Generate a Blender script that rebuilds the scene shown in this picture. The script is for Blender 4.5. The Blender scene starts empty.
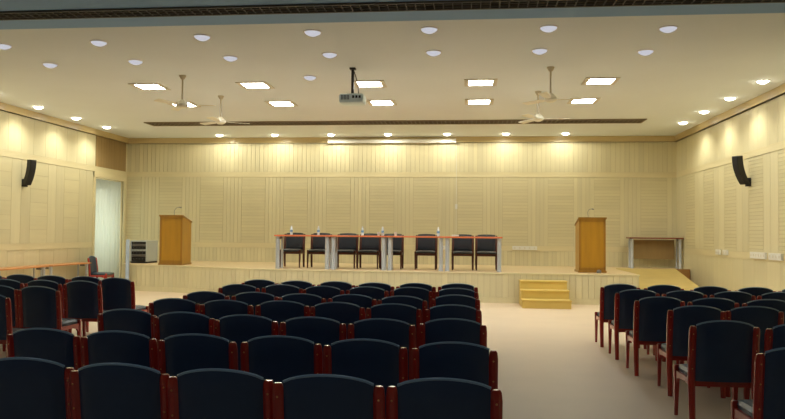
import bpy, bmesh, math, random
from mathutils import Vector, Matrix
random.seed(7)
sc = bpy.context.scene
COL = sc.collection
PI = math.pi

# ------------------------------------------------------------------ materials
def lin(c):
    return tuple((x/12.92 if x <= .04045 else ((x+.055)/1.055)**2.4) for x in c)

def mat(name, col, rough=.5, metal=0, coat=0, noise=0, nscale=(8, 8, 8), island=0, bump=0, spec=.5, coords='Object', alpha=None, trans=0):
    m = bpy.data.materials.new(name); m.use_nodes = True
    nt = m.node_tree; N = nt.nodes; L = nt.links
    b = N['Principled BSDF']
    c = lin(col)
    b.inputs['Base Color'].default_value = (*c, 1)
    b.inputs['Roughness'].default_value = rough
    b.inputs['Metallic'].default_value = metal
    b.inputs['Coat Weight'].default_value = coat
    b.inputs['Coat Roughness'].default_value = .15
    b.inputs['Specular IOR Level'].default_value = spec
    b.inputs['Transmission Weight'].default_value = trans
    src = None
    if noise or bump:
        tc = N.new('ShaderNodeTexCoord'); mp = N.new('ShaderNodeMapping')
        mp.inputs['Scale'].default_value = nscale
        L.new(tc.outputs[coords], mp.inputs['Vector'])
        nz = N.new('ShaderNodeTexNoise'); nz.inputs['Scale'].default_value = 1; nz.inputs['Detail'].default_value = 6
        L.new(mp.outputs[0], nz.inputs['Vector'])
        src = nz.outputs['Fac']
    if noise or island:
        hsv = N.new('ShaderNodeHueSaturation'); hsv.inputs['Color'].default_value = (*c, 1)
        val = None
        if noise:
            mr = N.new('ShaderNodeMapRange'); mr.inputs['From Min'].default_value = .3; mr.inputs['From Max'].default_value = .7
            mr.inputs['To Min'].default_value = 1-noise; mr.inputs['To Max'].default_value = 1+noise
            L.new(src, mr.inputs['Value']); val = mr.outputs[0]
        if island:
            ge = N.new('ShaderNodeNewGeometry'); mr = N.new('ShaderNodeMapRange')
            mr.inputs['To Min'].default_value = 1-island; mr.inputs['To Max'].default_value = 1+island
            L.new(ge.outputs['Random Per Island'], mr.inputs['Value'])
            if val:
                mu = N.new('ShaderNodeMath'); mu.operation = 'MULTIPLY'
                L.new(val, mu.inputs[0]); L.new(mr.outputs[0], mu.inputs[1]); val = mu.outputs[0]
            else: val = mr.outputs[0]
        L.new(val, hsv.inputs['Value']); L.new(hsv.outputs[0], b.inputs['Base Color'])
    if bump:
        bp = N.new('ShaderNodeBump'); bp.inputs['Strength'].default_value = bump; bp.inputs['Distance'].default_value = .01
        L.new(src, bp.inputs['Height']); L.new(bp.outputs[0], b.inputs['Normal'])
    return m

def emit(name, col, strength):
    m = bpy.data.materials.new(name); m.use_nodes = True
    nt = m.node_tree; nt.nodes.clear()
    e = nt.nodes.new('ShaderNodeEmission'); e.inputs[0].default_value = (*lin(col), 1); e.inputs[1].default_value = strength
    o = nt.nodes.new('ShaderNodeOutputMaterial'); nt.links.new(e.outputs[0], o.inputs[0])
    return m

M = {}
M['wallv']  = mat('oak_vertical', (.848,.817,.668), .45, noise=.03, nscale=(14,14,.8), island=.05)
M['wallh']  = mat('oak_horizontal', (.84,.808,.655), .45, noise=.03, nscale=(1.2,1.2,14), island=.035)
M['rail']   = mat('oak_rail', (.865,.825,.665), .4, noise=.04, nscale=(1,1,10))
M['cornice']= mat('oak_cornice', (.78,.70,.51), .35, noise=.04, nscale=(1,1,10))
M['gap']    = mat('joint', (.74,.69,.53), .8)
M['stagef'] = mat('stage_top', (.88,.79,.62), .4, noise=.05, nscale=(1,8,1))
M['steps']  = mat('yellow_plywood', (.87,.76,.42), .45, noise=.05, nscale=(2,8,2))
M['ramp']   = mat('ramp_plywood', (.79,.70,.44), .5, noise=.05, nscale=(2,8,2))
M['dark']   = mat('dark_walnut', (.58,.52,.44), .6, noise=.05, nscale=(8,8,1))
M['brownp'] = mat('brown_panel', (.60,.43,.22), .5, noise=.08, nscale=(6,6,1))
M['transom']= mat('dark_oak', (.61,.51,.33), .5, noise=.06, nscale=(12,12,1), island=.05)
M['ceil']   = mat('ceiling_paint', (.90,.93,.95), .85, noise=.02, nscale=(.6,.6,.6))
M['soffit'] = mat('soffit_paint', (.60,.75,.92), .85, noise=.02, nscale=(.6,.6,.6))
M['floor']  = mat('floor_vinyl', (.88,.80,.69), .45, noise=.03, nscale=(1.5,1.5,1.5), bump=.02)
M['white']  = mat('white_plastic', (.9,.9,.87), .4)
M['trim']   = mat('lamp_trim', (.86,.84,.78), .5)
M['vinyl']  = mat('navy_vinyl', (.15,.235,.35), .34, noise=.10, nscale=(5,5,5), bump=.03)
M['pipe']   = mat('piping_highlight', (.52,.62,.70), .28)  # pale tone paints the ceiling lights' highlight along the backrest tops
M['seatv']  = mat('seat_vinyl_sheen', (.22,.29,.34), .36, noise=.10, nscale=(5,5,5), bump=.03)  # same navy vinyl, lightened to carry the reflection on the seat tops
M['mahog']  = mat('mahogany', (.66,.155,.11), .28, coat=.6, noise=.15, nscale=(20,20,3))
M['blackv'] = mat('black_vinyl', (.11,.135,.16), .4, noise=.08, nscale=(5,5,5))
M['seatb']  = mat('dark_seat_vinyl', (.17,.21,.24), .4, noise=.08, nscale=(5,5,5))
M['darkw']  = mat('dark_wood', (.33,.17,.12), .4, noise=.10, nscale=(20,20,3))
M['brass']  = mat('brass_screw', (.85,.62,.40), .3, metal=.8)
M['lect']   = mat('honey_teak', (.68,.50,.12), .4, coat=.2, noise=.10, nscale=(10,10,1.2))
M['lectf']  = mat('honey_teak_frame', (.60,.43,.12), .4, coat=.2, noise=.10, nscale=(10,10,1.2))
M['ttop']   = mat('cherry_top', (.84,.45,.26), .35, noise=.06, nscale=(2,12,12))
M['ttopd']  = mat('dark_cherry_top', (.52,.24,.14), .35, noise=.06, nscale=(2,12,12))
M['silver'] = mat('silver_paint', (.72,.74,.75), .4, metal=.25)
M['steel']  = mat('grey_steel', (.50,.50,.50), .35, metal=.6)
M['black']  = mat('black_plastic', (.05,.05,.06), .45)
M['grille'] = mat('speaker_grille', (.09,.09,.10), .6)
M['duct']   = mat('duct_dark', (.22,.19,.15), .9)
M['slat']   = mat('duct_slat', (.55,.50,.42), .6)
M['greyslat'] = mat('grey_slat', (.30,.30,.31), .6)
M['fan']    = mat('cream_enamel', (.96,.95,.88), .4)
M['rod']    = mat('fan_rod', (.76,.72,.62), .5)
M['curt']   = mat('curtain_cloth', (.90,.93,.91), .8)
_n = M['curt'].node_tree; _t = _n.nodes.new('ShaderNodeBsdfTranslucent'); _t.inputs[0].default_value = (.8,.85,.82,1)
_m = _n.nodes.new('ShaderNodeMixShader'); _m.inputs[0].default_value = .5
_n.links.new(_n.nodes['Principled BSDF'].outputs[0], _m.inputs[1]); _n.links.new(_t.outputs[0], _m.inputs[2]); _n.links.new(_m.outputs[0], _n.nodes['Material Output'].inputs[0])
M['bottle'] = mat('bottle_plastic', (.90,.95,.97), .15, trans=.15)
M['cap']    = mat('bottle_cap', (.88,.90,.92), .4)
M['label']  = mat('bottle_label', (.45,.65,.80), .5)
M['proj']   = mat('projector_shell', (.88,.95,.97), .4)
M['glass']  = mat('lens_glass', (.05,.07,.1), .05)
M['rackp']  = mat('rack_side', (.72,.76,.77), .4)
M['board']  = mat('pale_board', (.72,.80,.90), .4)
M['rackb']  = mat('rack_black', (.08,.09,.11), .4)
M['screen'] = mat('screen_case', (.93,.93,.90), .4)
E_near  = emit('near_lamp', (.84,.84,.87), .62)
E_warm  = emit('warm_lamp', (1,.97,.88), 24)
E_panel = emit('panel_lamp', (1,1,.98), 34)

# ------------------------------------------------------------------ mesh helpers
def B(): return bmesh.new()
def box(bm, x0, x1, y0, y1, z0, z1, mi=0, bev=0):
    vs = [bm.verts.new(p) for p in ((x0,y0,z0),(x1,y0,z0),(x1,y1,z0),(x0,y1,z0),(x0,y0,z1),(x1,y0,z1),(x1,y1,z1),(x0,y1,z1))]
    fs = [bm.faces.new([vs[i] for i in f]) for f in ((0,3,2,1),(4,5,6,7),(0,1,5,4),(1,2,6,5),(2,3,7,6),(3,0,4,7))]
    for f in fs: f.material_index = mi
    if bev:
        es = list({e for f in fs for e in f.edges})
        bmesh.ops.bevel(bm, geom=es, offset=bev, segments=2, profile=.5, affect='EDGES')
    return vs
def prism(bm, pts, z0, z1, mi=0):          # pts ccw in xy
    lo = [bm.verts.new((x,y,z0)) for x,y in pts]; hi = [bm.verts.new((x,y,z1)) for x,y in pts]
    n = len(pts)
    fs = [bm.faces.new(lo[::-1]), bm.faces.new(hi)]
    for i in range(n): fs.append(bm.faces.new([lo[i], lo[(i+1)%n], hi[(i+1)%n], hi[i]]))
    for f in fs: f.material_index = mi
def tube(bm, pts, r, seg=8, caps=True, mi=0):
    pts = [Vector(p) for p in pts]; rs = r if isinstance(r, (list, tuple)) else [r]*len(pts)
    rings = []
    prev = None
    for i, p in enumerate(pts):
        d = (pts[min(i+1, len(pts)-1)] - pts[max(i-1, 0)]).normalized()
        if prev is None:
            a = Vector((1,0,0)) if abs(d.x) < .9 else Vector((0,1,0))
            u = d.cross(a).normalized()
        else: u = (prev - d*prev.dot(d)).normalized()
        prev = u; v = d.cross(u)
        rings.append([bm.verts.new(p + (u*math.cos(2*PI*k/seg) + v*math.sin(2*PI*k/seg))*rs[i]) for k in range(seg)])
    for A, C in zip(rings, rings[1:]):
        for k in range(seg):
            f = bm.faces.new([A[k], A[(k+1)%seg], C[(k+1)%seg], C[k]]); f.material_index = mi
    if caps:
        for f in (bm.faces.new(rings[0][::-1]), bm.faces.new(rings[-1])): f.material_index = mi
def lathe(bm, prof, c=(0,0,0), seg=24, mi=0):    # prof: (r, z) bottom to top
    rings = []
    for r, z in prof:
        if r < 1e-5: rings.append([bm.verts.new((c[0], c[1], c[2]+z))])
        else: rings.append([bm.verts.new((c[0]+r*math.cos(2*PI*k/seg), c[1]+r*math.sin(2*PI*k/seg), c[2]+z)) for k in range(seg)])
    for A, C in zip(rings, rings[1:]):
        for k in range(seg):
            k2 = (k+1)%seg
            if len(A) == 1 and len(C) == 1: continue
            if len(A) == 1: f = bm.faces.new([A[0], C[k2], C[k]])
            elif len(C) == 1: f = bm.faces.new([A[k], A[k2], C[0]])
            else: f = bm.faces.new([A[k], A[k2], C[k2], C[k]])
            f.material_index = mi
def sweep(bm, secs, mi=0):                  # list of equal-length rings, closed, capped
    R = [[bm.verts.new(p) for p in s] for s in secs]; n = len(R[0])
    for A, C in zip(R, R[1:]):
        for k in range(n):
            bm.faces.new([A[k], A[(k+1)%n], C[(k+1)%n], C[k]]).material_index = mi
    bm.faces.new(R[0][::-1]).material_index = mi; bm.faces.new(R[-1]).material_index = mi

def obj(name, bm, mats, parent=None, smooth=False, loc=None, rz=0):
    bmesh.ops.recalc_face_normals(bm, faces=bm.faces[:])
    me = bpy.data.meshes.new(name); bm.to_mesh(me); bm.free()
    for m in (mats if isinstance(mats, (list, tuple)) else [mats]): me.materials.append(m)
    if smooth:
        me.polygons.foreach_set('use_smooth', [True]*len(me.polygons))
        me.set_sharp_from_angle(angle=math.radians(40))
    o = bpy.data.objects.new(name, me); COL.objects.link(o)
    if parent: o.parent = parent
    if loc: o.location = loc
    if rz: o.rotation_euler = (0,0,rz)
    return o
def tag(o, label, cat, group=None, kind=None):
    o['label'] = label; o['category'] = cat
    if group: o['group'] = group
    if kind: o['kind'] = kind
    return o
def thing(name, label, cat, loc=(0,0,0), rz=0, group=None):
    o = bpy.data.objects.new(name, None); COL.objects.link(o)
    o.empty_display_size = .1
    o.location = loc; o.rotation_euler = (0,0,rz)
    return tag(o, label, cat, group)
def struct(name, bm, mats, smooth=False):
    o = obj(name, bm, mats, None, smooth); o['kind'] = 'structure'; return o
def dup(root, loc, rz=0, label=None):
    r = root.copy(); COL.objects.link(r); r.location = loc; r.rotation_euler = (0,0,rz)
    if label: r['label'] = label
    for ch in list(root.children):
        c = ch.copy(); COL.objects.link(c); c.parent = r
        for g in ch.children:
            d = g.copy(); COL.objects.link(d); d.parent = c
    return r
class Proto:
    """first call places the prototype itself, later calls copy it"""
    def __init__(s, root): s.root = root; s.used = False
    def place(s, loc, rz=0, label=None, group=None):
        if not s.used:
            s.used = True; o = s.root; o.location = loc; o.rotation_euler = (0,0,rz)
            if label: o['label'] = label
        else: o = dup(s.root, loc, rz, label)
        if group: o['group'] = group
        return o

# ------------------------------------------------------------------ dimensions
XL, XR, YB, YF = -10.4, 5.82, 21.1, -3.0
H, HS, YS = 4.412, 4.30, 9.1          # main ceiling, soffit height, soffit edge
ZS = .67                               # stage height

# ------------------------------------------------------------------ room shell
bm = B(); box(bm, XL-1.3, XR+.3, YF-.3, YB+.3, -.2, 0); struct('floor', bm, M['floor'])
bm = B(); box(bm, XL-.6, XR+.3, YS, YB+.3, H, H+.3); struct('ceiling', bm, M['ceil'])
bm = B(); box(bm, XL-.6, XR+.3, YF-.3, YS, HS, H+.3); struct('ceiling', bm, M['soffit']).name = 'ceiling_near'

def clad(bm, P, u0, u1, z0, z1, horiz, w, gap=.008, th=.010):
    """boards over a wall; P(u, n, z) maps wall coordinates to the room"""
    def bx(ua, ub, za, zb, n1, mi):
        c = [(ua,0,za),(ub,0,za),(ub,n1,za),(ua,n1,za),(ua,0,zb),(ub,0,zb),(ub,n1,zb),(ua,n1,zb)]
        v = [bm.verts.new(P(*q)) for q in c]
        for f in ((4,5,6,7),(1,2,6,5),(2,3,7,6),(3,0,4,7),(0,3,2,1)):
            bm.faces.new([v[i] for i in f]).material_index = mi
    if horiz:
        n = max(1, round((z1-z0)/w)); s = (z1-z0)/n
        for i in range(n): bx(u0+gap/2, u1-gap/2, z0+i*s+gap/2, z0+(i+1)*s-gap/2, th, 2)
    else:
        n = max(1, round((u1-u0)/w)); s = (u1-u0)/n
        for i in range(n): bx(u0+i*s+gap/2, u0+(i+1)*s-gap/2, z0+gap/2, z1-gap/2, th, 1)
def pbox(bm, P, u0, u1, n0, n1, z0, z1, mi):
    c = [(u0,n0,z0),(u1,n0,z0),(u1,n1,z0),(u0,n1,z0),(u0,n0,z1),(u1,n0,z1),(u1,n1,z1),(u0,n1,z1)]
    v = [bm.verts.new(P(*q)) for q in c]
    for f in ((0,3,2,1),(4,5,6,7),(0,1,5,4),(1,2,6,5),(2,3,7,6),(3,0,4,7)):
        bm.faces.new([v[i] for i in f]).material_index = mi
WM = [M['gap'], M['wallv'], M['wallh']]
R1, R2, R3, R4, CZ = 1.12, 1.27, 3.235, 3.385, 4.25
# back wall
bm = B(); Pb = lambda u, n, z: (u, YB-n, z)
pbox(bm, Pb, XL-.6, XR+.3, -.3, 0, 0, H, 0)
clad(bm, Pb, XL, XR, ZS, R1, False, .115, gap=.007)
clad(bm, Pb, XL, XR, R4, CZ, False, .13)
u = -.33-1.29*9
while u < XR:
    a, b_ = max(u, XL), min(u+.72, XR)
    if b_ > a+.05: clad(bm, Pb, a, b_, R2, R3, True, .09, gap=.006)
    c_ = min(u+1.29, XR); a2 = max(u+.72, XL)
    if c_ > a2+.05: clad(bm, Pb, a2, c_, R2, R3, False, .115, gap=.007)
    u += 1.29
struct('wall_back', bm, WM)
# right wall: plain boards and slotted acoustic bands
bm = B(); Pr = lambda u, n, z: (XR-n, u, z)
pbox(bm, Pr, YF, YB, -.3, 0, 0, H, 0)
clad(bm, Pr, YF, YB, 0, R1, False, .62, gap=.005)
clad(bm, Pr, YF, YB, R4, CZ, False, .48, gap=.006)
u = 20.2
edge = YB
k = 0
while u > YF+1:
    clad(bm, Pr, u, edge, R2, R3, False, .36, gap=.006)
    lo = u-.75
    clad(bm, Pr, lo, u, R2, R3, True, .075, gap=.008)
    edge = lo; u -= 1.46
clad(bm, Pr, YF, edge, R2, R3, False, .36, gap=.006)
struct('wall_right', bm, WM)
# left wall with the curtained doorway
DY0, DY1, DZ = 19.2, 20.88, 3.08
bm = B(); Pl = lambda u, n, z: (XL+n, u, z)
pbox(bm, Pl, YF, DY0, -.3, 0, 0, H, 0)
pbox(bm, Pl, DY1, YB, -.3, 0, 0, H, 0)
pbox(bm, Pl, DY0, DY1, -.3, 0, DZ, H, 0)
pbox(bm, Pl, DY0-.2, DY1+.2, -1.2, -1.14, 0, DZ+.1, 0)
pbox(bm, Pl, DY0-.06, DY0, -1.14, -.3, 0, DZ, 0); pbox(bm, Pl, DY1, DY1+.06, -1.14, -.3, 0, DZ, 0); pbox(bm, Pl, DY0, DY1, -1.14, -.3, DZ, DZ+.06, 0)
clad(bm, Pl, YF, DY0-.1, 0, R1, False, .62, gap=.006)
clad(bm, Pl, YF, DY0, R4, CZ, False, .48, gap=.006)
clad(bm, Pl, DY1+.08, YB, 0, CZ, False, .14)
u = DY0-.1; h_ = False
while u > YF+.8:
    lo = u-.72
    clad(bm, Pl, lo, u, R2, R3, h_, .33 if h_ else .36, gap=.005)
    h_ = not h_; u = lo
struct('wall_left', bm, WM)
bm = B(); box(bm, XL-.3, XR+.3, YF-.3, YF, 0, H); struct('wall_front', bm, M['dark'])
# rails and cornices
def rails(name, P, u0, u1, z0, z1, d, m, lip=.003):
    bm = B(); pbox(bm, P, u0, u1, .0, d, z0, z1, 0); pbox(bm, P, u0, u1, 0, d+lip, z1-.03, z1, 0); pbox(bm, P, u0, u1, 0, d+lip, z0, z0+.03, 0)
    struct(name, bm, m)
for nm, P, u0, u1, ul in (('back', Pb, XL, XR, XR), ('right', Pr, YF, YB, YB), ('left', Pl, YF, DY0-.1, DY0)):
    rails('trim_lower_'+nm, P, u0, u1, R1, R2, .016, M['rail'])
    rails('trim_upper_'+nm, P, u0, YB if nm == 'left' else ul, R3, R4, .016, M['rail'])
    rails('trim_cornice_'+nm, P, u0, YB if nm == 'left' else ul, CZ, H, .07, M['cornice'])
bm = B(); pbox(bm, Pr, YF, YB, 0, .03, 0, .12, 0); struct('baseboard_right', bm, M['rail'])
bm = B(); pbox(bm, Pl, YF, DY0-.1, 0, .03, 0, .12, 0); struct('baseboard_left', bm, M['rail'])
bm = B()   # doorway casing
pbox(bm, Pl, DY0-.1, DY0, -.02, .04, 0, R3, 0); pbox(bm, Pl, DY1, DY1+.1, -.02, .04, 0, R3, 0); pbox(bm, Pl, DY0-.1, DY1+.1, -.02, .045, DZ, R3, 0)
struct('trim_doorway', bm, M['rail'])
bm = B()   # dark transom panel above the doorway
n = 12
for i in range(n):
    s = (DY1+.1-DY0)/n; pbox(bm, Pl, DY0+i*s, DY0+(i+1)*s-.006, 0, .02, R4, CZ, 0)
struct('trim_transom', bm, M['transom'])
# curtain
bm = B(); nn = 90; top = []; bot = []
for i in range(nn+1):
    y = DY0+.02+(DY1-DY0-.04)*i/nn; x = XL-.10+.030*math.sin(i*.72)+.012*math.sin(i*.31)
    top.append(bm.verts.new((x, y, DZ-.02))); bot.append(bm.verts.new((x+.01*math.sin(i*.5), y, .02)))
for i in range(nn): bm.faces.new([bot[i], bot[i+1], top[i+1], top[i]])
o = obj('curtain', bm, M['curt'], smooth=True)
tag(o, 'white floor-length curtain hanging in the doorway of the left wall', 'curtain')
md = o.modifiers.new('s', 'SOLIDIFY'); md.thickness = .004

# ------------------------------------------------------------------ stage
edge_pts = [(-9.42,19.0),(-8.75,18.45),(-7.7,18.30),(-6.5,17.75),(-5.2,17.25),(-3.0,17.05),(3.85,17.05)]
outline = edge_pts + [(3.85,19.85),(XR-.02,19.85),(XR-.02,YB-.02),(-9.42,YB-.02)]
bm = B(); prism(bm, outline, 0, ZS, 0)
ins = [(x, y-.0) for x, y in outline]
# top with a small nosing
def offs(pts, d):
    r = []
    for i, (x, y) in enumerate(pts):
        a = pts[max(i-1,0)]; c = pts[min(i+1,len(pts)-1)]
        t = Vector((c[0]-a[0], c[1]-a[1])).normalized(); r.append((x+t.y*d, y-t.x*d))
    return r
front = offs(edge_pts, .03)
prism(bm, front+[(3.88,17.05),(3.88,19.85),(XR-.02,19.85),(XR-.02,YB-.02),(-9.44,YB-.02)], ZS, ZS+.03, 1)
base = offs(edge_pts, .025)
for (a, b_, c, d) in [(base[i], base[i+1], edge_pts[i+1], edge_pts[i]) for i in range(len(base)-1)]:
    prism(bm, [a, b_, c, d], 0, .13, 1)
for i in range(len(edge_pts)-1):
    a = Vector((*edge_pts[i], 0)); c = Vector((*edge_pts[i+1], 0)); t = (c-a).normalized(); nrm = Vector((t.y, -t.x, 0)); L_ = (c-a).length
    clad(bm, (lambda u, n, z, a=a, t=t, nrm=nrm: tuple(a+t*u+nrm*n+Vector((0,0,z)))), 0, L_, .13, ZS, False, .14, th=.016)
clad(bm, lambda u, n, z: (3.85+n, u, z), 17.05, 19.85, 0, ZS, False, .14, th=.016)
for f in bm.faces:
    pass
o = struct('stage', bm, [M['gap'], M['wallv'], M['wallh'], M['stagef']])
for p in o.data.polygons:
    if p.normal.z > .9 and p.center.z > ZS+.02: p.material_index = 3
ST = ZS+.03
bm = B(); box(bm, 5.42, XR-.03, 19.80, 19.845, 0, ST+.02); struct('trim_stage_end', bm, M['brownp'])

# steps
t = thing('wooden_steps', 'yellow wooden three-tread steps in front of the stage', 'steps', (1.68, 17.02, 0))
for i in range(3):
    z = .185*(3-i); y1 = -.03-.36*i; y0 = y1-.36
    bm = B(); box(bm, -.52, .52, y0+.02, -.03 if i == 0 else y1, 0, z-.035)
    obj('riser_box', bm, M['steps'], t)
    bm = B(); box(bm, -.53, .53, y0, y1+(.0 if i else 0), z-.034, z, bev=.006)
    obj('tread', bm, M['steps'], t)
# ramp
t = thing('wooden_ramp', 'yellow plywood ramp sloping up to the right end of the stage', 'ramp', (4.64, 19.8, 0))
bm = B(); v = [(-.74,-3.95,0),(.76,-3.95,0),(.76,0,0),(-.74,0,0),(-.74,-3.95,.03),(.76,-3.95,.03),(.76,0,ST+.0),(-.74,0,ST)]
vs = [bm.verts.new(p) for p in v]
for f in ((0,3,2,1),(4,5,6,7),(0,1,5,4),(1,2,6,5),(2,3,7,6),(3,0,4,7)): bm.faces.new([vs[i] for i in f])
obj('ramp_body', bm, M['ramp'], t)
bm = B(); v = [(-.745,-3.97,.031),(.79,-3.97,.031),(.79,0,ST+.002),(-.745,0,ST+.002)]
vs = [bm.verts.new(p) for p in v]+[bm.verts.new((p[0],p[1],p[2]+.02)) for p in v]
for f in ((0,3,2,1),(4,5,6,7),(0,1,5,4),(1,2,6,5),(2,3,7,6),(3,0,4,7)): bm.faces.new([vs[i] for i in f])
obj('ramp_deck', bm, M['ramp'], t)

# ------------------------------------------------------------------ chair
def make_chair(name='conference_chair', vin='vinyl', seatm='seatv', wood='mahog', arch=.042, pipe='pipe'):
    """origin on the floor under the backrest, facing +Y"""
    t = thing(name, 'chair', 'chair')
    def back_y(z):                      # rake of the rear posts
        return -.055*max(0, (z-.42)/.46)**1.3 - .03*max(0, (.42-z)/.42)**1.5
    for s in (-1, 1):
        bm = B(); secs = []
        zs = [0,.1,.2,.3,.4,.5,.6,.7,.80,.842,.856]
        for i, z in enumerate(zs):
            w = .023+.006*min(1, z/.4); d = .020+.006*min(1, z/.4)
            if z > .83: w *= .86; d *= .86
            if z > .85: w *= .7; d *= .7
            c = s*.251; y = back_y(z)
            q = .35
            secs.append([(c-w, y-d*q, z),(c-w*q, y-d, z),(c+w*q, y-d, z),(c+w, y-d*q, z),(c+w, y+d*q, z),(c+w*q, y+d, z),(c-w*q, y+d, z),(c-w, y+d*q, z)])
        sweep(bm, secs)
        leg = obj('rear_leg', bm, M[wood], t, smooth=True)
        for z in (.79,.66,.50):
            bm = B(); bmesh.ops.create_uvsphere(bm, u_segments=8, v_segments=5, radius=.006, matrix=Matrix.Translation((s*.251, back_y(z)-.0255, z)))
            obj('screw_cap', bm, M['brass'], leg, smooth=True)
    # backrest: curved, padded, arched top
    bm = B(); nx, nz = 12, 8
    def bp(i, j, side):
        u = -1+2*i/nx; w = j/nz
        top = .860+arch*(1-u*u)**.8 if abs(u) < 1 else .860
        z = .395+w*(top-.395)
        x = u*.223
        ed = min(1, (1-abs(u))*5)*min(1, w*8+.0)*min(1, (1-w)*8+.0)
        th = .010+.018*math.sqrt(max(0, ed))
        return Vector((x, back_y(z)-.018*(1-u*u)+side*th, z))
    F = [[bm.verts.new(bp(i, j, 1)) for j in range(nz+1)] for i in range(nx+1)]
    R_ = [[bm.verts.new(bp(i, j, -1)) for j in range(nz+1)] for i in range(nx+1)]
    for i in range(nx):
        for j in range(nz):
            bm.faces.new([F[i][j], F[i+1][j], F[i+1][j+1], F[i][j+1]]); bm.faces.new([R_[i][j], R_[i][j+1], R_[i+1][j+1], R_[i+1][j]])
    for i in range(nx):
        bm.faces.new([F[i][0], R_[i][0], R_[i+1][0], F[i+1][0]]); bm.faces.new([F[i][nz], F[i+1][nz], R_[i+1][nz], R_[i][nz]])
    for j in range(nz):
        bm.faces.new([F[0][j], F[0][j+1], R_[0][j+1], R_[0][j]]); bm.faces.new([F[nx][j], R_[nx][j], R_[nx][j+1], F[nx][j+1]])
    bk = obj('backrest', bm, M[vin], t, smooth=True)
    bm = B(); pts = []
    for i in range(nx+1):
        p = bp(i, nz, 0); pts.append((p.x, p.y-.004, p.z+.002))
    tube(bm, pts, .0085, 6); obj('piping', bm, M[pipe], bk, smooth=True)  # pale on the navy chairs, for the highlight along the top edge
    # seat
    bm = B(); secs = []
    for y, hw, z0, z1 in ((.015,.205,.415,.445),(.04,.226,.405,.462),(.2,.236,.405,.468),(.36,.240,.405,.466),(.44,.236,.405,.455),(.475,.215,.410,.435)):
        r = .02
        secs.append([(-hw,y,z0),(hw,y,z0),(hw+.006,y,(z0+z1)/2),(hw-.012,y,z1-.004),(hw-.06,y,z1+.004),(0,y,z1+.008),(-hw+.06,y,z1+.004),(-hw+.012,y,z1-.004),(-hw-.006,y,(z0+z1)/2)])
    sweep(bm, secs); obj('seat', bm, M[seatm], t, smooth=True)
    # frame with curved brackets
    bm = B()
    for s in (-1, 1):
        x0, x1 = (s*.251-.013, s*.251+.013)
        prof = [(.018,.405),(.018,.33),(.06,.352),(.14,.362),(.28,.358),(.37,.340),(.405,.300),(.41,.405)]
        a = [bm.verts.new((x0,y,z)) for y,z in prof]; c = [bm.verts.new((x1,y,z)) for y,z in prof]
        bm.faces.new(a); bm.faces.new(c[::-1]); n = len(prof)
        for i in range(n): bm.faces.new([a[i], a[(i+1)%n], c[(i+1)%n], c[i]])
    box(bm, -.243, .243, .415, .44, .345, .404); box(bm, -.243, .243, .022, .04, .345, .404)
    obj('seat_frame', bm, M[wood], t)
    for s in (-1, 1):
        bm = B(); secs = []
        for z, w, y in ((0,.015,.455),(.15,.017,.446),(.3,.020,.435),(.38,.023,.43),(.44,.023,.43),(.452,.015,.43)):
            c = s*.251; secs.append([(c-w,y-w,z),(c+w,y-w,z),(c+w,y+w,z),(c-w,y+w,z)])
        sweep(bm, secs); bmesh.ops.bevel(bm, geom=[e for e in bm.edges if abs(e.verts[0].co.z-e.verts[1].co.z) > .05], offset=.006, segments=2, affect='EDGES')
        obj('front_leg', bm, M[wood], t, smooth=True)
    return t
chair = Proto(make_chair())
chair2 = Proto(make_chair('stage_chair', 'blackv', 'seatb', 'darkw', .015, 'blackv'))
ordn = ['', 'first', 'second', 'third', 'fourth', 'fifth', 'sixth', 'seventh']
def rowname(i, n):           # i counted from the camera
    return {1: 'nearest row', n: 'farthest row'}.get(i, ordn[i]+' nearest row')
# main block (columns left -> right, rows near -> far)
CB = [-3.01,-2.44,-1.87,-1.30,-.73,-.15]
colx = {1:[0,-2.39,-1.815,-1.245,-.68,-.115], 2:[-2.98,-2.405,-1.825,-1.245,-.67,-.09], 3:[-3.0,-2.425,-1.85,-1.27,-.70,-.13]}
rows = {1:(3.66,[None,3.78,3.70,3.63,3.57,3.57]), 2:(4.82,[4.90,4.86,4.81,4.82,4.77,4.74]), 3:(6.0,[6.20,6.07,5.97,5.92,5.91,6.02]),
        4:(7.2,[7.26,7.20,7.24,7.20,7.16,7.17]), 5:(8.15,[8.16,8.19,8.10,8.13,8.05,8.32]), 6:(9.33,[9.36,9.42,9.30,9.32,9.36,9.34]), 7:(10.2,[10.32,10.22,10.22,10.10,10.14,10.21])}
rnd = random.Random(3)
G1 = 'navy chairs in the large middle block'
for r, (y, ys) in rows.items():
    cols = colx.get(r, CB)
    for c in range(6):
        if ys[c] is None: continue
        k = 6-c
        pos = 'at the centre aisle' if k == 1 else ('at the left end' if k == 6 else ordn[k]+' from the centre aisle')
        lab = 'navy padded chair %s, %s of the large middle block' % (pos, rowname(r, 7))
        i0, i1 = max(c-1, 0), min(c+1, 5)
        y0 = ys[i0] or ys[c]; slope = (ys[i1]-y0)/(cols[i1]-cols[i0]) if i1 > i0 else 0
        chair.place((cols[c], ys[c], 0), math.atan(slope)*.15, lab, G1)
G2 = 'navy chairs in the far left block'
lb = {1:[(-5.22,7.46)], 2:[(-5.23,8.44),(-5.81,8.50)], 3:[(-5.24,9.46),(-5.82,9.48),(-6.40,9.52)],
      4:[(-5.13,10.2),(-5.71,10.4),(-6.29,10.46),(-6.87,10.58),(-7.45,10.66)]}
for r, L_ in lb.items():
    for k, (x, y) in enumerate(L_, 1):
        pos = 'at the aisle end' if k == 1 else ordn[k]+' from the aisle end'
        lab = 'navy padded chair %s, %s of the far left block' % (pos, rowname(r, 4))
        chair.place((x, y, 0), -.03, lab, G2)
G3 = 'navy chairs in the right block'
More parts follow.
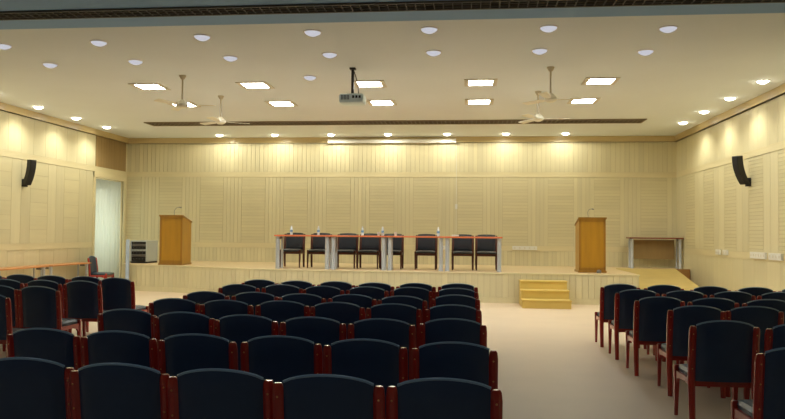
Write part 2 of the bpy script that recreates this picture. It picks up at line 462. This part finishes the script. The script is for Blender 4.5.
rb = {1:[(2.10,4.9)], 2:[(2.10,6.30),(2.67,6.22)], 3:[(2.26,7.56),(2.83,7.62),(3.40,7.58)],
      4:[(2.16,8.58),(2.73,8.53),(3.30,8.48),(3.88,8.46)], 5:[(2.155,9.65),(2.725,9.60),(3.31,9.6),(3.89,9.62),(4.475,9.6)],
      6:[(2.15,10.68),(2.735,10.62),(3.32,10.48),(3.905,10.46),(4.49,10.5)]}
for r, L_ in rb.items():
    for k, (x, y) in enumerate(L_, 1):
        pos = 'at the centre aisle' if k == 1 else ordn[k]+' from the centre aisle'
        lab = 'navy padded chair %s, %s of the right hand block' % (pos, rowname(r, 6))
        chair.place((x, y, 0), {1:-.02, 2:.0, 3:-.03 if k == 1 else 0}.get(r, 0), lab, G3)
# chairs on the stage, facing the hall
where = ['leftmost behind the table, by the first water bottle', 'second from left, behind the first table joint',
         'third from left, left of the adjoining trio', 'fourth from left, middle of the adjoining trio', 'fifth from left, right of the trio, behind silver legs',
         'sixth from left, standing alone, right of the middle', 'seventh from left, left one of the last pair', 'rightmost, at the right end of the table']
for i, x in enumerate([-4.50,-3.79,-3.10,-2.515,-1.93,-1.07,-.15,.44]):
    chair2.place((x, 18.42, ST), PI, 'black chair on the stage, '+where[i], 'chairs on the stage behind the long table')
chair.place((-10.02, 18.55, 0), -PI/2+.12, 'lone navy chair turned sideways, standing beside the white curtain', 'lone chairs by the wall')

# ------------------------------------------------------------------ tables
def make_table(name, w, d, h, top, legr=.06, panel=False):
    t = thing(name, 'table', 'table')
    bm = B(); box(bm, -w/2, w/2, -d/2, d/2, h-.035, h, bev=.005); obj('tabletop', bm, top, t)
    for sx in (-1, 1):
        for sy in (-1, 1):
            bm = B(); x = sx*(w/2-.075); y = sy*(d/2-.09)
            lr = legr if sy < 0 else legr*.6
            lathe(bm, [(0,0),(lr+.006,0),(lr+.006,.02),(lr,.03),(lr,h-.05),(lr+.01,h-.045),(lr+.01,h-.0355),(0,h-.0355)], (x,y,0), 16)
            obj('leg', bm, M['silver'], t, smooth=True)
        bm = B(); box(bm, sx*(w/2-.075)-.012, sx*(w/2-.075)+.012, -d/2+.15, d/2-.15, h-.10, h-.036); obj('cross_rail', bm, M['steel'], t)
    return t
tb = Proto(make_table('conference_table', 1.38, .60, .83, M['ttop'], .050))
for i, x in enumerate([-4.05,-2.665,-1.28,.105]):
    tb.place((x, 17.62, ST), 0, ['leftmost cherry-topped table of the long table row on the stage', 'second table from the left in the stage table row',
        'third table from the left in the stage table row', 'rightmost cherry-topped table of the long table row on the stage'][i], 'tables in a row on the stage')
o = make_table('side_table', 1.42, .5, .845, M['ttopd'], .042)
o.location = (5.085, 20.62, ST); o['label'] = 'dark cherry table standing in the right corner of the stage'; 
o['group'] = 'tables along the walls'
bm = B(); box(bm, -.56, .56, .12, .14, .25, .78); obj('modesty_panel', bm, M['transom'], o)
M['ttopl'] = mat('light_cherry_top', (.80,.56,.34), .35, noise=.06, nscale=(2,12,12))
tw = Proto(make_table('wall_table', 1.8, .42, .75, M['ttopl'], .035))
tw.place((-10.13, 17.35, 0), PI/2, 'narrow orange-topped table along the left wall, beside the sideways chair', 'tables along the walls')
tw.place((-10.13, 15.40, 0), PI/2, 'narrow orange-topped table along the left wall, at the left edge', 'tables along the walls')

# ------------------------------------------------------------------ lecterns
def make_lectern(name):
    t = thing(name, 'lectern', 'lectern')     # origin base centre, front (audience) is -Y
    w, d, hf, hb = .62, .60, 1.32, 1.17
    bm = B(); box(bm, -w/2+.02, w/2-.02, -d/2, -d/2+.02, .06, hf-.04); f = obj('front_panel', bm, M['lect'], t)
    bm = B()
    for (x0,x1,z0,z1) in ((-w/2,-w/2+.05,0.05,hf-.03),(w/2-.05,w/2,.05,hf-.03),(-w/2,w/2,.05,.12),(-w/2,w/2,hf-.11,hf-.03)): box(bm, x0, x1, -d/2-.014, -d/2, z0, z1)
    obj('front_frame', bm, M['lectf'], f)
    for s in (-1, 1):
        bm = B(); x0 = s*w/2-(.02 if s > 0 else 0); x1 = x0+.02
        prof = [(-d/2,.05),(d/2,.05),(d/2,hb-.04),(-d/2,hf-.04)]
        a = [bm.verts.new((x0,y,z)) for y,z in prof]; c = [bm.verts.new((x1,y,z)) for y,z in prof]
        bm.faces.new(a); bm.faces.new(c[::-1])
        for i in range(4): bm.faces.new([a[i], a[(i+1)%4], c[(i+1)%4], c[i]])
        obj('side_panel', bm, M['lect'], t)
    bm = B(); prof = [(-d/2-.03,hf-.035),(d/2+.02,hb-.045),(d/2+.02,hb-.015),(-d/2-.03,hf)]
    a = [bm.verts.new((-w/2-.02,y,z)) for y,z in prof]; c = [bm.verts.new((w/2+.02,y,z)) for y,z in prof]
    bm.faces.new(a); bm.faces.new(c[::-1])
    for i in range(4): bm.faces.new([a[i], a[(i+1)%4], c[(i+1)%4], c[i]])
    obj('slanted_top', bm, M['lectf'], t)
    bm = B(); box(bm, -w/2-.02, w/2+.02, -d/2-.03, d/2+.02, 0, .05, bev=.005); obj('base', bm, M['lectf'], t)
    bm = B(); box(bm, -w/2+.03, w/2-.03, -d/2+.03, d/2-.02, .55, .57); obj('shelf', bm, M['lect'], t)
    bm = B(); tube(bm, [(-.05,0,hf-.10),(-.05,.0,hf+.04),(-.06,.02,hf+.13),(-.02,.06,hf+.20),(.05,.09,hf+.215)], .006, 6)
    tube(bm, [(.05,.09,hf+.215),(.10,.10,hf+.205)], .014, 8)
    obj('gooseneck_microphone', bm, M['steel'], t, smooth=True)
    return t
lc = Proto(make_lectern('lectern'))
lc.place((-7.82, 18.72, ST), 0, 'honey-coloured wooden lectern at the left end of the stage', 'lecterns')
lc.place((2.93, 18.0, ST), 0, 'honey-coloured wooden lectern on the right side of the stage', 'lecterns')
# small black floor fittings at the right lectern's foot
bm = B(); lathe(bm, [(0,0),(.05,0),(.06,.03),(.045,.07),(0,.08)], (3.05,17.5,ST), 14)
tag(obj('floor_socket', bm, M['steel'], smooth=True), 'small grey floor socket in front of the right lectern', 'socket')

# ------------------------------------------------------------------ rack
t = thing('equipment_rack', 'grey and black audio equipment rack standing behind the left lectern', 'equipment rack', (-9.06, 19.5, ST)); t.scale = (.95, 1, .9)
bm = B(); box(bm, .22, .25, -.35, .35, .05, .66, bev=.004); obj('side_panel', bm, M['rackp'], t)
bm = B(); box(bm, -.25, -.22, -.35, .35, .05, .66, bev=.004); obj('side_panel', bm, M['rackp'], t)
bm = B(); box(bm, -.25, .25, -.35, .35, .66, .69, bev=.004); obj('top_panel', bm, M['rackp'], t)
bm = B(); box(bm, -.25, .25, -.33, .33, 0, .05); obj('base', bm, M['rackb'], t)
bm = B(); box(bm, -.22, .22, .32, .34, .05, .66); obj('rear_panel', bm, M['rackb'], t)
for i, (z0, z1, mk) in enumerate(((.07,.2,'rackb'),(.21,.26,'steel'),(.27,.36,'rackb'),(.37,.42,'rackp'),(.43,.52,'rackb'),(.53,.58,'steel'),(.59,.65,'rackb'))):
    bm = B(); box(bm, -.215, .215, -.33+.01*(i % 2), .2, z0, z1, bev=.003); u_ = obj('rack_unit', bm, M[mk], t)
    bm = B()
    for q in range(4): box(bm, -.16+.09*q, -.145+.09*q, -.345+.01*(i % 2), -.33+.01*(i % 2), (z0+z1)/2-.008, (z0+z1)/2+.008)
    obj('knob', bm, M['steel'], u_)
bm = B(); box(bm, -.30, -.27, -.47, -.36, -.03+.03, .69, bev=.004); obj('door', bm, M['rackp'], t)

t = thing('upright_board', 'narrow pale upright board standing on the floor at the left corner of the stage', 'board', (-9.06, 18.52, 0))
bm = B(); box(bm, -.045, .045, -.02, .02, .03, 1.36, bev=.004); obj('board_panel', bm, M['board'], t)
bm = B(); box(bm, -.075, .075, -.06, .06, 0, .03, bev=.004); obj('foot', bm, M['rackb'], t)

# ------------------------------------------------------------------ bottles and cups
def make_bottle():
    t = thing('water_bottle', 'bottle', 'bottle')
    bm = B(); lathe(bm, [(0,0),(.031,0),(.034,.01),(.034,.06),(.031,.065),(.034,.07),(.034,.14),(.030,.165),(.016,.19),(.0135,.205),(0,.205)], seg=16)
    b = obj('bottle_body', bm, M['bottle'], t, smooth=True)
    bm = B(); lathe(bm, [(.0346,.075),(.0352,.076),(.0352,.125),(.0346,.126)], seg=16); obj('label_band', bm, M['label'], t, smooth=True)
    bm = B(); lathe(bm, [(.016,.198),(.0165,.2),(.0165,.222),(.014,.225),(0,.225)], seg=16); obj('cap', bm, M['cap'], t, smooth=True)
    return t
bt = Proto(make_bottle())
TT = ST+.83
for x, w_ in ((-4.38,'leftmost, before the first chair'),(-3.70,'second from left, before the second chair'),(-2.60,'third from left, before the adjoining trio'),(-2.10,'fourth from left, beside a white cup'),(-.74,'rightmost, near the last pair of chairs')):
    bt.place((x, 17.62, TT), 0, 'clear water bottle on the stage tables, '+w_, 'water bottles on the stage tables')
def cup_bm():
    bm = B(); lathe(bm, [(0,0),(.028,0),(.038,.09),(.035,.09),(.026,.006),(0,.006)], seg=16); return bm
for x, l in ((-2.20,'white cup on the stage tables, immediately left of the fourth bottle'),(-1.78,'white cup on the stage tables, behind the second table joint')):
    o = obj('cup', cup_bm(), M['white'], smooth=True, loc=(x, 17.62, TT)); tag(o, l, 'cup', 'cups on the stage tables')
bm = B(); box(bm, -.09, .09, -.05, .05, 0, .045, bev=.012)
o = obj('tissue_box', bm, M['white'], loc=(-.33, 17.62, TT)); tag(o, 'low white box on the stage table, left of the last pair of chairs', 'box')

# ------------------------------------------------------------------ wall fittings
def plate(name, P, u, z, w, h, label, n, cat='socket plate', grp='white socket plates'):
    t = thing(name, label, cat, P(u, .022, z), 0, grp)
    ux = Vector(P(1,0,0))-Vector(P(0,0,0)); nx_ = Vector(P(0,1,0))-Vector(P(0,0,0))
    def q(bm, a0, a1, n0, n1, z0, z1):
        c = [(a0,n0,z0),(a1,n0,z0),(a1,n1,z0),(a0,n1,z0),(a0,n0,z1),(a1,n0,z1),(a1,n1,z1),(a0,n1,z1)]
        v = [bm.verts.new(ux*a+nx_*b_+Vector((0,0,z_))) for a,b_,z_ in c]
        for f in ((0,3,2,1),(4,5,6,7),(0,1,5,4),(1,2,6,5),(2,3,7,6),(3,0,4,7)): bm.faces.new([v[i] for i in f])
    bm = B(); q(bm, -w/2, w/2, 0, .04, -h/2, h/2); obj('cover_plate', bm, M['white'], t)
    for i in range(n):
        a = -w/2+(i+.5)*w/n; bm = B(); q(bm, a-.02, a+.02, .04, .046, -.025, .025); obj('socket', bm, M['trim'], t)
plate('socket_plate', Pb, 1.59, 1.205, .70, .11, 'long white socket strip on the back wall, left of the right lectern', 5)
plate('socket_plate', Pb, -.68, 1.19, .22, .11, 'small white socket plate on the back wall behind the stage table', 2)
plate('socket_plate', Pr, 17.60, 1.23, .26, .12, 'white socket plate on the right wall, nearest the stage', 2)
plate('socket_plate', Pr, 17.12, 1.23, .26, .12, 'second white socket plate from the stage on the right wall', 2)
plate('socket_plate', Pr, 15.25, 1.22, .76, .13, 'long white socket strip on the right wall below the speaker', 6)
plate('socket_plate', Pr, 14.42, 1.22, .56, .13, 'white socket strip at the right edge of the right wall', 4)
# projection screen housing and its hanging control
t = thing('projection_screen', 'long white rolled-up projection screen housing high on the back wall', 'screen', (-2.27, YB-.16, 4.275), 0)
bm = B(); box(bm, -1.84, 1.84, -.05, .07, -.05, .05, bev=.012); obj('housing', bm, M['screen'], t)
for s in (-1, 1):
    bm = B(); box(bm, s*1.86-.02, s*1.86+.02, -.055, .075, -.06, .06, bev=.006); obj('end_cap', bm, M['white'], t)
    bm = B(); box(bm, s*1.5-.03, s*1.5+.03, .06, .14, -.03, .03); obj('bracket', bm, M['white'], t)
t = thing('hanging_switch', 'small white switch hanging on a thin cord on the back wall', 'switch', (-.37, YB-.035, 1.65))
bm = B(); tube(bm, [(0,0,0),(0,0,2.58)], .006, 6); obj('cord', bm, M['white'], t)
bm = B(); box(bm, -.035, .035, -.03, .012, .66, .80, bev=.008); obj('switch_body', bm, M['white'], t)

# ------------------------------------------------------------------ speakers
def make_speaker(name):
    """column speaker: curved, face towards +X, bracket at -X, origin at wall"""
    t = thing(name, 'speaker', 'speaker')
    bm = B(); n = 10; secs = []
    for i in range(n+1):
        s = i/n; z = -.29+.58*s; x = .36-.24*(1-s)**2.2
        w = .085; d = .075
        secs.append([(x-d,-w,z),(x+d,-w*.8,z-.01),(x+d,w*.8,z-.01),(x-d,w,z)])
    sweep(bm, secs); bmesh.ops.bevel(bm, geom=[e for e in bm.edges], offset=.008, segments=1, affect='EDGES')
    obj('cabinet', bm, M['black'], t)
    bm = B(); secs = []
    for i in range(n+1):
        s = .03+.94*i/n; z = -.29+.58*s-.01; x = .36-.24*(1-s)**2.2+.075
        secs.append([(x-.004,-.06,z),(x+.006,-.06,z),(x+.006,.06,z),(x-.004,.06,z)])
    sweep(bm, secs); obj('grille', bm, M['grille'], t)
    bm = B(); tube(bm, [(.04,0,-.24),(.13,0,-.24)], .03, 10); box(bm, 0, .04, -.07, .07, -.33, -.15, bev=.006)
    obj('wall_bracket', bm, M['black'], t)
    return t
sp = Proto(make_speaker('column_speaker'))
sp.place((XL+.02, 15.95, 2.93), -.55, 'black curved column speaker on the left wall above the narrow tables', 'column speakers')
sp.place((XR-.02, 15.75, 2.97), PI+.55, 'black curved column speaker on the right wall above the socket strips', 'column speakers')

# ------------------------------------------------------------------ ceiling: lamps
def spot(x, y, z, power, col, size=2.4, blend=.6, rad=.06, aim=None):
    l = bpy.data.lights.new('downlight_beam', 'SPOT'); l.energy = power; l.color = col; l.spot_size = size; l.spot_blend = blend; l.shadow_soft_size = rad
    o = bpy.data.objects.new('downlight_beam', l); COL.objects.link(o); o.location = (x,y,z)
    if aim:
        d = Vector(aim)-Vector((x,y,z)); o.rotation_euler = d.to_track_quat('-Z','Y').to_euler()
    return o
def make_down(name, r, em, z, dome=.05):
    t = thing(name, 'downlight', 'ceiling light')
    bm = B(); lathe(bm, [(r,-.010),(r+.012,-.008),(r+.015,-.001),(r,-.001)], seg=24); obj('trim_ring', bm, M['trim'], t, smooth=True)
    bm = B(); lathe(bm, [(0,-dome),(r*.45,-dome*.9),(r*.8,-dome*.55),(r*.98,-.014),(r*.98,-.002),(0,-.002)], seg=24); obj('lamp_lens', bm, em, t)
    return t
dn = Proto(make_down('recessed_downlight', .115, E_near, H, .06))
xs = [-7.1,-5.52,-3.85,-2.2,-.56,1.06,2.67]
for r, yl in ((1,[10.3,10.22,10.03,9.91,9.88,9.92,10.06]),(2,[11.55,11.42,11.28,11.17,11.15,11.15,11.32])):
    for i, x in enumerate(xs):
        y = yl[i]
        pos = {0:'leftmost',6:'rightmost'}.get(i, ordn[i+1]+' from left')
        lab = 'dim round recessed ceiling light, %s in the %s row from the camera' % (pos, 'first' if r == 1 else 'second')
        dn.place((x, y, H), 0, lab, 'dim round ceiling lights near the camera')
dn.place((-2.88, 12.8, H), 0, 'dim round recessed ceiling light alone, left of the projector', 'dim round ceiling lights near the camera')
dw = Proto(make_down('wall_washer_downlight', .10, E_warm, H))
WARM = (1,.96,.80)
bx_ = [-7.25,-5.61,-3.95,-2.31,-.63,1.01,2.65]
for i, x in enumerate(bx_):
    pos = {0:'leftmost',6:'rightmost'}.get(i, ordn[i+1]+' from left')
    dw.place((x, 20.4, H), 0, 'bright round downlight over the back wall, %s in the row' % pos, 'bright downlights along the back wall')
    spot(x, 20.4, H-.08, 28, WARM, 3.14, .25)
ly = [18.7,17.15,15.55]
for i, y in enumerate(ly):
    dw.place((-9.82, y, H), 0, 'bright round downlight beside the left wall, %s' % ['nearest the stage','middle of the three','nearest the camera'][i], 'bright downlights along the left wall')
for y in ly+[14.0,12.4]: spot(-9.82, y, H-.08, 50, WARM, 2.55, .75)  # last two beams are added out of view to brighten the wall
ry = [18.56,16.93,15.3,13.64]
for i, y in enumerate(ry):
    dw.place((5.27, y, H), 0, 'bright round downlight beside the right wall, %s' % ['nearest the stage','second from the stage','third from the stage','nearest the camera'][i], 'bright downlights along the right wall')
for y in ry+[12.0]: spot(5.27, y, H-.08, 44, WARM, 2.55, .75)  # last beam is added out of view to brighten the wall
for x, y in ((-9.82,14.0),(-9.82,12.4),(5.27,12.0)):  # fixtures added for the extra beams, none of them in view
    dw.place((x, y, H), 0, 'added round downlight beside the %s wall, out of view past the picture edge' % ('left' if x < 0 else 'right'), 'added downlights beyond the picture edge')
# square panels
def make_panel():
    t = thing('ceiling_panel_light', 'panel', 'ceiling light')
    bm = B()
    for x0,x1,y0,y1 in ((-.30,.30,-.30,-.22),(-.30,.30,.22,.30),(-.30,-.22,-.22,.22),(.22,.30,-.22,.22)): box(bm, x0,x1,y0,y1,-.016,-.001)
    obj('frame', bm, M['trim'], t)
    bm = B(); box(bm, -.22,.22,-.22,.22,-.010,-.002); obj('diffuser', bm, E_panel, t)
    return t
pn = Proto(make_panel())
for r, y in ((1,13.45),(2,15.42)):
    for i, x in enumerate([-6.2 if r == 1 else -6.33,-4.09,-1.88,.2,2.37]):
        pos = ['leftmost','second from left','middle','fourth from left','rightmost'][i]
        pn.place((x, y, H), 0, 'square white ceiling panel light, %s in the %s row' % (pos, 'near' if r == 1 else 'far'), 'square ceiling panel lights')
# air slots
def grille(name, x0, x1, y0, y1, z, label, sm=None):
    sm = sm or M['slat']
    t = thing(name, label, 'air vent', ((x0+x1)/2, (y0+y1)/2, z), 0, 'long ceiling air vents')
    w = (x1-x0)/2; d = (y1-y0)/2
    bm = B()
    for a in ((-w,w,-d,-d+.035),(-w,w,d-.035,d),(-w,-w+.035,-d+.035,d-.035),(w-.035,w,-d+.035,d-.035)): box(bm, a[0],a[1],a[2],a[3],-.022,-.001)
    obj('frame', bm, sm, t)
    bm = B(); box(bm, -w+.035,w-.035,-d+.035,d-.035,-.004,-.001); obj('dark_backing', bm, M['duct'], t)
    bm = B(); n = int(w*2/.11)
    for i in range(n):
        x = -w+.05+i*(2*w-.1)/n; box(bm, x, x+.012, -d+.035, d-.035, -.020, -.004)
    for q in (-.33,.33): box(bm, -w+.035, w-.035, q*d-.006, q*d+.006, -.021, -.004)
    obj('slats', bm, sm, t)
grille('air_vent', -8.4, 4.25, 17.90, 18.5, H, 'long dark ceiling air vent above the stage front')
grille('air_vent', -9.6, 5.0, 8.33, 8.63, HS, 'long dark ceiling air vent across the grey near ceiling', M['greyslat'])

# fans
def make_fan(L_, a0):
    t = thing('ceiling_fan', 'fan', 'ceiling fan')
    bm = B(); lathe(bm, [(0,-.07),(.03,-.07),(.06,-.02),(.065,-.001),(0,-.001)], seg=16); obj('canopy', bm, M['rod'], t, smooth=True)
    bm = B(); tube(bm, [(0,0,-.05),(0,0,-L_)], .016, 8); obj('rod', bm, M['rod'], t, smooth=True)
    bm = B(); lathe(bm, [(0,-.12),(.06,-.12),(.105,-.09),(.11,-.05),(.07,-.01),(.03,.03),(0,.03)], (0,0,-L_), 20); obj('motor', bm, M['fan'], t, smooth=True)
    for k in range(3):
        a = a0+k*2*PI/3; bm = B()
        pr_ = [(.10,-.03),(.16,-.035),(.22,-.06),(.58,-.075),(.60,-.05),(.60,.05),(.58,.075),(.22,.06),(.16,.035),(.10,.03)]
        lo = []; hi = []
        for x, y in pr_:
            z = -L_-.07+y*.14; ca, sa = math.cos(a), math.sin(a)
            lo.append(bm.verts.new((x*ca-y*sa, x*sa+y*ca, z-.004))); hi.append(bm.verts.new((x*ca-y*sa, x*sa+y*ca, z+.004)))
        bm.faces.new(lo); bm.faces.new(hi[::-1]); n = len(lo)
        for i in range(n): bm.faces.new([lo[i], lo[(i+1)%n], hi[(i+1)%n], hi[i]])
        obj('blade', bm, M['fan'], t)
    return t
for x, y, a0, lab in ((-5.17,12.55,.1,'cream ceiling fan on a long rod, near one on the left'),(-5.14,14.5,.5,'cream ceiling fan on a long rod, far one on the left'),
                      (1.35,12.3,.2,'cream ceiling fan on a long rod, near one on the right'),(1.34,14.4,.0,'cream ceiling fan on a long rod, far one on the right')):
    f = make_fan(.47, a0); f.location = (x, y, H); f['label'] = lab; f['group'] = 'ceiling fans'

# projector
t = thing('ceiling_projector', 'grey projector hanging on a dark pole from the ceiling, pointed at the stage', 'projector', (-1.99, 12.15, H))
bm = B(); box(bm, -.05,.05,-.05,.05,-.03,-.001); obj('ceiling_plate', bm, M['black'], t)
bm = B(); box(bm, -.022,.022,-.022,.022,-.45,-.03); obj('pole', bm, M['black'], t)
bm = B(); tube(bm, [(.01,.03,-.03),(.05,.03,-.15),(.09,.03,-.30),(.10,.02,-.46)], .008, 6); obj('cable', bm, M['black'], t, smooth=True)
bm = B(); box(bm, -.215,.215,-.16,.18,-.625,-.46, bev=.045); pj = obj('projector_body', bm, M['proj'], t, smooth=True)
bm = B()
for i in range(6): box(bm, -.17+i*.025,-.158+i*.025,-.163,-.15,-.57,-.49)
for i in range(3): box(bm, .02+i*.055,.055+i*.055,-.163,-.15,-.545,-.50)
obj('vent_and_ports', bm, M['rackb'], pj)
bm = B(); tube(bm, [(.09,.17,-.53),(.09,.205,-.53)], .045, 16); obj('lens', bm, M['glass'], pj)
bm = B(); box(bm, -.08,.08,-.08,.08,-.462,-.45); obj('mount_bracket', bm, M['steel'], t)

# ------------------------------------------------------------------ weak light of the dim near lamps
for y in (10.0, 11.3):
    for x in xs: spot(x, y, H-.10, 2.5, (.9,.92,1), 2.6, .9, .1)

for y, pw in ((5.0, 3), (1.0, 18)):                       # added lamps out of view, brightening the chairs from behind and above
    for x in (-7.1,-3.85,-.56,2.67):
        dn.place((x, y, HS), 0, 'round ceiling light added out of view to brighten the near seats', 'added ceiling lights out of view')
        spot(x, y, HS-.11, pw, (.86,.92,1), 3.0, .5, .1)
al = bpy.data.lights.new('added_curtain_backlight', 'AREA'); al.shape = 'RECTANGLE'; al.size = 2.8; al.size_y = 1.5; al.energy = 33; al.color = (1,1,.9)  # added unseen area light that brightens the curtain from behind
ao = bpy.data.objects.new('added_curtain_backlight', al); COL.objects.link(ao); ao.location = (XL-1.0, (DY0+DY1)/2, 1.55); ao.rotation_euler = (0, -PI/2, 0)
w = bpy.data.worlds.new('World'); sc.world = w; w.use_nodes = True
w.node_tree.nodes['Background'].inputs[0].default_value = (.02,.02,.02,1)

# ------------------------------------------------------------------ camera
cam = bpy.data.cameras.new('camera'); co = bpy.data.objects.new('camera', cam); COL.objects.link(co)
f_px, yaw, pit, rol = 724.09, math.radians(6.038), math.radians(1.858), math.radians(.549)
cam.sensor_fit = 'HORIZONTAL'; cam.sensor_width = 36; cam.lens = f_px/785*36; cam.clip_start = .05
fwd = Vector((-math.sin(yaw)*math.cos(pit), math.cos(yaw)*math.cos(pit), math.sin(pit)))
rt = Vector((math.cos(yaw), math.sin(yaw), 0)); up = rt.cross(fwd)
r2 = rt*math.cos(rol)+up*math.sin(rol); u2 = -rt*math.sin(rol)+up*math.cos(rol)
co.matrix_world = Matrix(((r2.x,u2.x,-fwd.x,0),(r2.y,u2.y,-fwd.y,0),(r2.z,u2.z,-fwd.z,1.6),(0,0,0,1)))
sc.camera = co
sc.view_settings.view_transform = 'Standard'; sc.view_settings.look = 'None'
sc.view_settings.gamma = 1; sc.view_settings.use_curve_mapping = False
sc.view_settings.exposure = 0.40
sc.cycles.use_denoising = True
sc.cycles.max_bounces = 10; sc.cycles.diffuse_bounces = 6
sc.cycles.sample_clamp_indirect = 6
